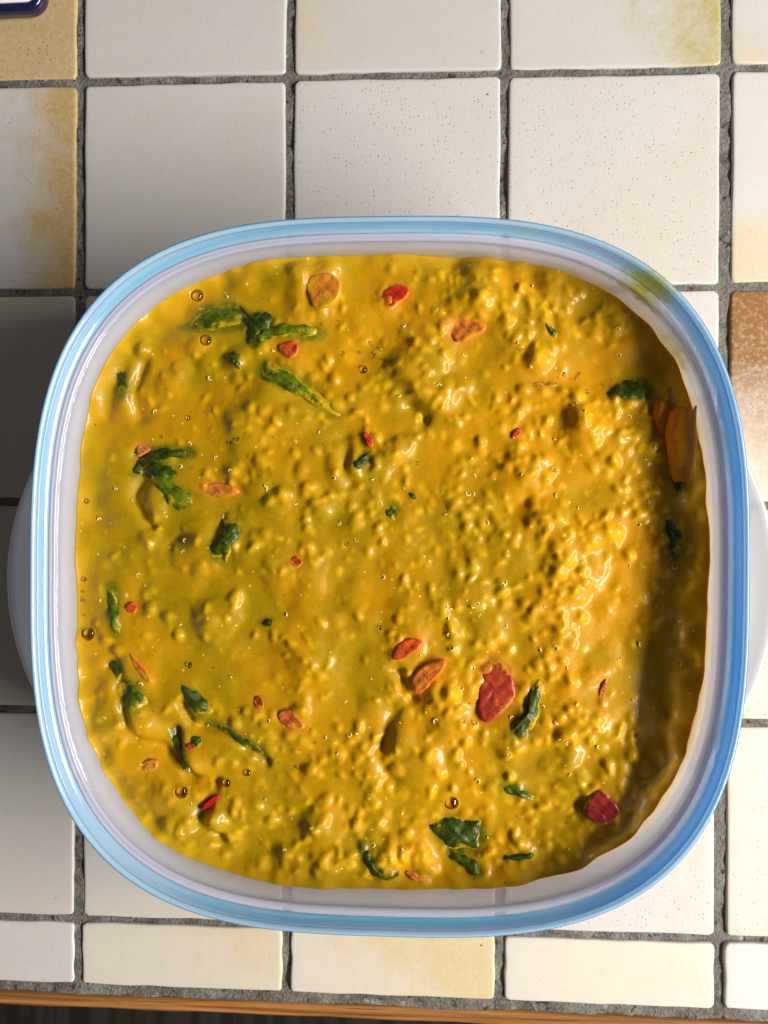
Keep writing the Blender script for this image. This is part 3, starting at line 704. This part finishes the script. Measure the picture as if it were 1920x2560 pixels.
# ------------------------------------------------------------------ vegetables lying in the stew
def veg_mat(name, col, cover, rough=0.2, veins=False, sss=0.25, dark=0.55, coat=0.35, zlo=-0.0002):
    m = NT(name); P = m.obj()
    a, b_, c_ = m.noise(P, 260, 4, 0.65), m.noise(P, 800, 3, 0.6), m.noise(P, 120, 2, 0.5)
    c = m.mix(m.ramp(a, 0.3, 0.7), tuple(x * dark for x in col), tuple(min(1, x * 1.18) for x in col))
    zz = m.n('SeparateXYZ', {0: P}).outputs[2]
    c_ = m.math('ADD', c_, m.math('MULTIPLY', m.ramp(zz, zlo, zlo + 0.0014), -0.22))
    c_ = m.math('ADD', c_, m.math('MULTIPLY', m.math('SUBTRACT', m.noise(P, 620, 3, 0.6), 0.5), 0.55))
    ed = m.n('Attribute', attribute_name='rim').outputs['Fac']
    c_ = m.math('ADD', c_, m.math('MULTIPLY', m.math('POWER', ed, 4.0), 0.30 if veins else 0.16))
    k = m.ramp(c_, 0.60 - 0.34 * cover, 0.82 - 0.34 * cover)
    c = m.mix(m.math('MULTIPLY', k, 0.9 if cover > 0.03 else 0.0), c, (0.48, 0.285, 0.003))
    h = m.math('ADD', m.math('MULTIPLY', b_, 0.5), m.math('ADD', a, m.math('MULTIPLY', k, 0.35)))
    nb = m.bump(h, 0.0008 if veins else 0.0005, 0.6)
    return m.done(m.bsdf(Base_Color=c, Roughness=rough, IOR=1.4, Specular_IOR_Level=0.3, Normal=nb, Subsurface_Weight=sss, Subsurface_Radius=(1, .4, .15), Subsurface_Scale=0.0015, Coat_Weight=coat, Coat_Roughness=0.12))

def rim_attr(o, vals):
    a = o.data.attributes.new('rim', 'FLOAT', 'POINT'); a.data.foreach_set('value', np.array(vals, np.float32))

def smooth_outline(P, n):
    """closed Catmull-Rom through the outline points"""
    out = []; L = len(P)
    for i in range(L):
        p0, p1, p2, p3 = P[i - 1], P[i], P[(i + 1) % L], P[(i + 2) % L]
        for k in range(n):
            t = k / n
            out.append(tuple(0.5 * (2 * b + (c - a) * t + (2 * a - 5 * b + 4 * c - d) * t * t + (3 * b - a - 3 * c + d) * t ** 3) * 1.0 for a, b, c, d in zip(p0, p1, p2, p3)))
    return out

def ribbon_outline(P, w):
    L, R = [], []
    for i, p in enumerate(P):
        a, b = P[max(i - 1, 0)], P[min(i + 1, len(P) - 1)]
        dx, dy = b[0] - a[0], b[1] - a[1]; l = math.hypot(dx, dy); nx, ny = -dy / l, dx / l
        k = w / 2 * (0.65 if i in (0, len(P) - 1) else 1.0)
        L.append((p[0] + nx * k, p[1] + ny * k)); R.append((p[0] - nx * k, p[1] - ny * k))
    return L, R

def leaf(label, pts, width, lift, cover, tone, k):
    rr = random.Random(k * 13 + 1)
    ph = [rr.uniform(0, 6.28) for _ in range(6)]
    def surf(x, y, e, amp):      # e: 0 middle .. 1 edge
        w = math.sin(x * 900 + ph[0]) * math.sin(y * 820 + ph[1]) * 0.55 + math.sin((x + y) * 1700 + ph[2]) * 0.3 + math.sin((x - y) * 2600 + ph[3]) * .15
        return hz(x, y) + lift / 1000 * (1 - e ** 3) + w * amp * 1.3 - (0.0011 + 0.0006 * math.sin(x * 700 + ph[3]) ) * e ** 3 + 0.0002
    v, f, ev = [], [], []
    if width:
        Pm = [s_at(*p) for p in pts]; fine = []
        for i in range(len(Pm) - 1):
            for q_ in range(6): t = q_ / 6; fine.append((Pm[i][0] * (1 - t) + Pm[i + 1][0] * t, Pm[i][1] * (1 - t) + Pm[i + 1][1] * t))
        fine.append(Pm[-1])
        fine = [fine[0]] + [tuple((fine[i - 1][d] + 2 * fine[i][d] + fine[i + 1][d]) / 4 for d in (0, 1)) for i in range(1, len(fine) - 1)] + [fine[-1]]
        W = width / 5500 * 1.35; M = 8; nL = len(fine)
        for i, p in enumerate(fine):
            a, b = fine[max(i - 1, 0)], fine[min(i + 1, nL - 1)]; dx, dy = b[0] - a[0], b[1] - a[1]; l = math.hypot(dx, dy); nx, ny = -dy / l, dx / l
            tt = i / (nL - 1); ww = W * (0.45 + 0.55 * math.sin(math.pi * min(max(tt, .06), .94)) ** .5) * (1 + .22 * math.sin(i * 1.3 + ph[4]))
            for s in range(M + 1):
                g_ = -1 + 2 * s / M; x, y = p[0] + nx * ww / 2 * g_, p[1] + ny * ww / 2 * g_
                e = max(abs(g_), abs(2 * tt - 1) ** 3)
                v.append((x, y, surf(x, y, e, .00025))); ev.append(e)
        nv = len(v); v += [(x, y, z - 0.0011) for x, y, z in v]
        for i in range(nL - 1):
            for s in range(M):
                a = i * (M + 1) + s; f.append((a, a + 1, a + M + 2, a + M + 1)); f.append((nv + a, nv + a + M + 1, nv + a + M + 2, nv + a + 1))
        per = [s for s in range(M + 1)] + [i * (M + 1) + M for i in range(1, nL)] + [(nL - 1) * (M + 1) + s for s in range(M - 1, -1, -1)] + [i * (M + 1) for i in range(nL - 2, 0, -1)]
        for i in range(len(per)):
            a, b = per[i], per[(i + 1) % len(per)]; f.append((a, b, nv + b, nv + a))
    else:
        O = smooth_outline([s_at(*p) for p in pts], 6); n = len(O)
        cx, cy = sum(p[0] for p in O) / n, sum(p[1] for p in O) / n
        O = [(cx + (x - cx) * (1 + .06 * math.sin(i * .73 + ph[4]) + .05 * math.sin(i * 1.31 + ph[5])), cy + (y - cy) * (1 + .06 * math.sin(i * .73 + ph[4]) + .05 * math.sin(i * 1.31 + ph[5]))) for i, (x, y) in enumerate(O)]
        M = 9
        v.append((cx, cy, surf(cx, cy, 0, .0004))); ev.append(0.0)
        for j in range(1, M + 1):
            t = j / M
            for (x, y) in O:
                X, Y = cx + (x - cx) * t * 1.14, cy + (y - cy) * t * 1.14; v.append((X, Y, surf(X, Y, t, .0004))); ev.append(t)
        nv = len(v); v += [(x, y, z - 0.0012) for x, y, z in v]
        for off in (0, nv):
            for i in range(n): f.append((off, off + 1 + i, off + 1 + (i + 1) % n))
            for j in range(M - 1):
                for i in range(n):
                    a, b = off + 1 + j * n + i, off + 1 + j * n + (i + 1) % n; f.append((a, a + n, b + n, b))
        o_ = 1 + (M - 1) * n
        for i in range(n): f.append((o_ + i, o_ + (i + 1) % n, nv + o_ + (i + 1) % n, nv + o_ + i))
    mx = sum(p[0] for p in v) / len(v); my = sum(p[1] for p in v) / len(v); mz = sum(p[2] for p in v) / len(v)
    v = [(x - mx, y - my, z - mz) for x, y, z in v]
    col = tuple(a * (1 - tone) + b * tone for a, b in zip((0.016, 0.034, 0.001), (0.12, 0.17, 0.002)))
    o = link('spinach_leaf', mesh('spinach_leaf', v, f), veg_mat('wilted_leaf', col, min(1, cover + .28), 0.36, True, 0.0, 0.35, 0.12, -0.0008), None, CEN + Vector((mx, my, mz + ZS)))
    rim_attr(o, ev + ev)
    tag(o, label, 'spinach', 'spinach pieces in the stew')
for k, s in enumerate(SPIN): leaf(*s, k)

def chunk(label, cat, pts, lift, col, cover, tx, ty, k):
    rr = random.Random(k * 7 + 3)
    Pm = [s_at(*p) for p in pts]
    Q = []; L = len(Pm)                         # cut faces with softened corners
    for i in range(L):
        a, b, c = Pm[i - 1], Pm[i], Pm[(i + 1) % L]
        Q.append(tuple(b[d] + (a[d] - b[d]) * .27 for d in (0, 1))); Q.append(tuple(b[d] + (c[d] - b[d]) * .27 for d in (0, 1)))
    O = smooth_outline(Q, 3)
    O = [(x + rr.gauss(0, .00010), y + rr.gauss(0, .00010)) for x, y in O]
    n = len(O); cx, cy = sum(p[0] for p in O) / n, sum(p[1] for p in O) / n
    z0 = hz(cx, cy); lf = lift / 1000 * 0.6
    rings = [(1.06, -0.004), (1.04, -.0012), (1.0, lf * .45), (.97, lf * .8), (.91, lf * .97), (.80, lf * 1.03), (.68, lf * 1.02), (.55, lf * 1.0), (.42, lf * .98), (.28, lf * .97), (.14, lf * .965)]
    ph = rr.uniform(0, 6)
    v, f = [], []
    for s, z in rings:
        for i, (x, y) in enumerate(O):
            X, Y = (x - cx) * s, (y - cy) * s
            wv = 0.00022 * math.sin(X * 1300 + ph) * math.sin(Y * 1100 + ph * 2) + .00012 * math.sin((X + Y) * 2900 + ph)
            v.append((X, Y, z + wv + (X * tx + Y * ty if z > 0 else 0)))
    for j in range(len(rings) - 1):
        for i in range(n): a, b = j * n + i, j * n + (i + 1) % n; f.append((a, b, b + n, a + n))
    v.append((0, 0, lf * .96)); ci = len(v) - 1; o_ = (len(rings) - 1) * n
    for i in range(n): f.append((o_ + i, o_ + (i + 1) % n, ci))
    f.append(tuple(range(n)))
    name = {'pepper': 'pepper_piece', 'carrot': 'carrot_piece', 'pumpkin': 'pumpkin_piece', 'tomato': 'tomato_piece', 'bean': 'bean'}[cat]
    o = link(name, mesh(name, v, f), veg_mat(cat + '_flesh', tuple(c * k_ for c, k_ in zip(col, (.92, .98, .8))), min(1, cover + .24), 0.3, False, 0.35, 0.6), None, CEN + Vector((cx, cy, z0 + ZS)))
    rim_attr(o, [min(1.0, s) for s, z in rings for _ in O] + [0.0])
    tag(o, label, cat, {'pepper': 'pepper pieces in the stew', 'carrot': 'carrot pieces in the stew', 'tomato': 'tomato pieces in the stew'}.get(cat))
for k, s in enumerate(CHUNK): chunk(*s, k)

def peel_mat(col):
    m = NT('soft_peel'); P = m.obj()
    c = m.mix(m.ramp(m.noise(P, 320, 4, .6), .35, .7), tuple(x * .8 for x in col), col)
    b = m.bsdf(Base_Color=c, Roughness=.35, Normal=m.bump(m.noise(P, 700, 3, .5), .0003, .4), Coat_Weight=.2)
    t = m.n('BsdfTranslucent', {'Color': c})
    return m.done(m.n('MixShader', {0: .6, 1: b.outputs[0], 2: t.outputs[0]}))
# curled orange peel leaning on the right wall
def peel(name, label, p0, p1, rad_px, a0, a1, z, jag, colr, seed, taper=0.25):
    rr = random.Random(seed)
    (x0, y0), (x1, y1) = s_at(*p0, ZS + z), s_at(*p1, ZS + z); R = rad_px / 5500
    dx, dy = x1 - x0, y1 - y0; L = math.hypot(dx, dy); dx, dy = dx / L, dy / L; nx, ny = dy, -dx
    NA, NL = 18, 22; v, f = [], []
    tooth = [rr.uniform(-1, 1) for _ in range(NA + 1)]
    mx, my = (x0 + x1) / 2, (y0 + y1) / 2
    for j in range(NL + 1):
        for i in range(NA + 1):
            t = j / NL; a = math.radians(a0 + (a1 - a0) * i / NA)
            ln = L * t - (jag * tooth[i] * (1 - t) ** 6) + 0.0004 * tooth[(i * 5) % NA] * t ** 8
            Rr = R * (1 - taper * t * t) * (1 + .05 * math.sin(j * .35 + i * .25)); h_ = Rr * math.cos(a)
            Rr *= 1 + .18 * math.sin(math.pi * min(t * 1.1, 1)); h_ = Rr * math.cos(a) + .0012 * math.sin(math.pi * t)
            X, Y = x0 + dx * ln + nx * h_ - mx, y0 + dy * ln + ny * h_ - my
            v.append((X, Y, Rr * math.sin(a) - 0.0018 * t * t + .00012 * math.sin(i * .9 + j * .5)))
    nv = len(v)
    me_ = mesh(name, v, [(j * (NA + 1) + i, j * (NA + 1) + i + 1, (j + 1) * (NA + 1) + i + 1, (j + 1) * (NA + 1) + i) for j in range(NL) for i in range(NA)])
    o = link(name, me_, peel_mat(colr), None, CEN + Vector((mx, my, ZS + z)))
    so = o.modifiers.new('thickness', 'SOLIDIFY'); so.thickness = 0.0007; so.offset = 0
    tag(o, label, 'peel', 'orange peel by the right wall')
peel('pumpkin_peel', 'large curled orange peel with ragged top against the right wall', (1476, 884), (1480, 1040), 25, -15, 185, 0.0034, .0011, (0.96, 0.50, 0.014), 4)
peel('pumpkin_peel', 'thin brownish peel flap left of the large curled peel', (1430, 864), (1444, 950), 16, 20, 170, 0.0006, .0012, (0.95, 0.45, 0.012), 9, .5)
peel('pumpkin_peel', 'small bright yellow peel flap above the large curled peel', (1436, 850), (1462, 886), 17, 10, 150, 0.0012, .0012, (0.72, 0.40, 0.02), 14, .3)

# ------------------------------------------------------------------ navy dish corner at the upper left
m = NT('navy_enamel'); NAVY = m.done(m.bsdf(Base_Color=m.mix(m.noise(m.obj(), 60, 2), (0.006, 0.006, 0.035), (0.010, 0.010, 0.055)), Roughness=0.2, Coat_Weight=0.4))
m = NT('white_enamel'); WHITE = m.done(m.bsdf(Base_Color=m.mix(m.noise(m.obj(), 30, 2), (0.80, 0.80, 0.86), (0.86, 0.86, 0.90)), Roughness=0.25, Coat_Weight=0.4))
HB = 0.0075
cr = at(97, 36, 0.004)
WX, WY = 0.13, 0.09
dish = empty('enamel_tray', (cr.x - WX / 2, cr.y + WY / 2, 0.0003)); dish.rotation_euler = (0, 0, math.radians(1.2))
tag(dish, 'white tray with navy blue edge, only its rounded corner in the upper left', 'tray')
def rrect(hx, hy, rc, n=7):
    o = []
    for sx, sy, a0 in ((1, 1, 0), (-1, 1, 90), (-1, -1, 180), (1, -1, 270)):
        for k in range(n + 1):
            a = math.radians(a0 + 90 * k / n); o.append((sx * (hx - rc) + rc * math.cos(a), sy * (hy - rc) + rc * math.sin(a)))
    return o
def stack(name, rows, mat):
    v, f = [], []
    for hx, hy, rc, z in rows: v += [(x, y, z) for x, y in rrect(hx, hy, rc)]
    n = 32
    for j in range(len(rows) - 1):
        for i in range(n): a, b = j * n + i, j * n + (i + 1) % n; f.append((a, b, b + n, a + n))
    f += [tuple(range(n)), tuple(range((len(rows) - 1) * n, len(rows) * n))]
    return link(name, mesh(name, v, f), mat, dish)
hx, hy = WX / 2, WY / 2
stack('case', [(hx - .002, hy - .002, .006, 0), (hx, hy, .008, .0015), (hx, hy, .008, HB - .002), (hx - .0006, hy - .0006, .0075, HB - .0006), (hx - .0014, hy - .0014, .007, HB)], NAVY)
stack('white_top', [(hx - .0030, hy - .0030, .0055, HB + .0002), (hx - .0034, hy - .0034, .005, HB + .0010), (hx - .0045, hy - .0045, .004, HB + .0014)], WHITE)
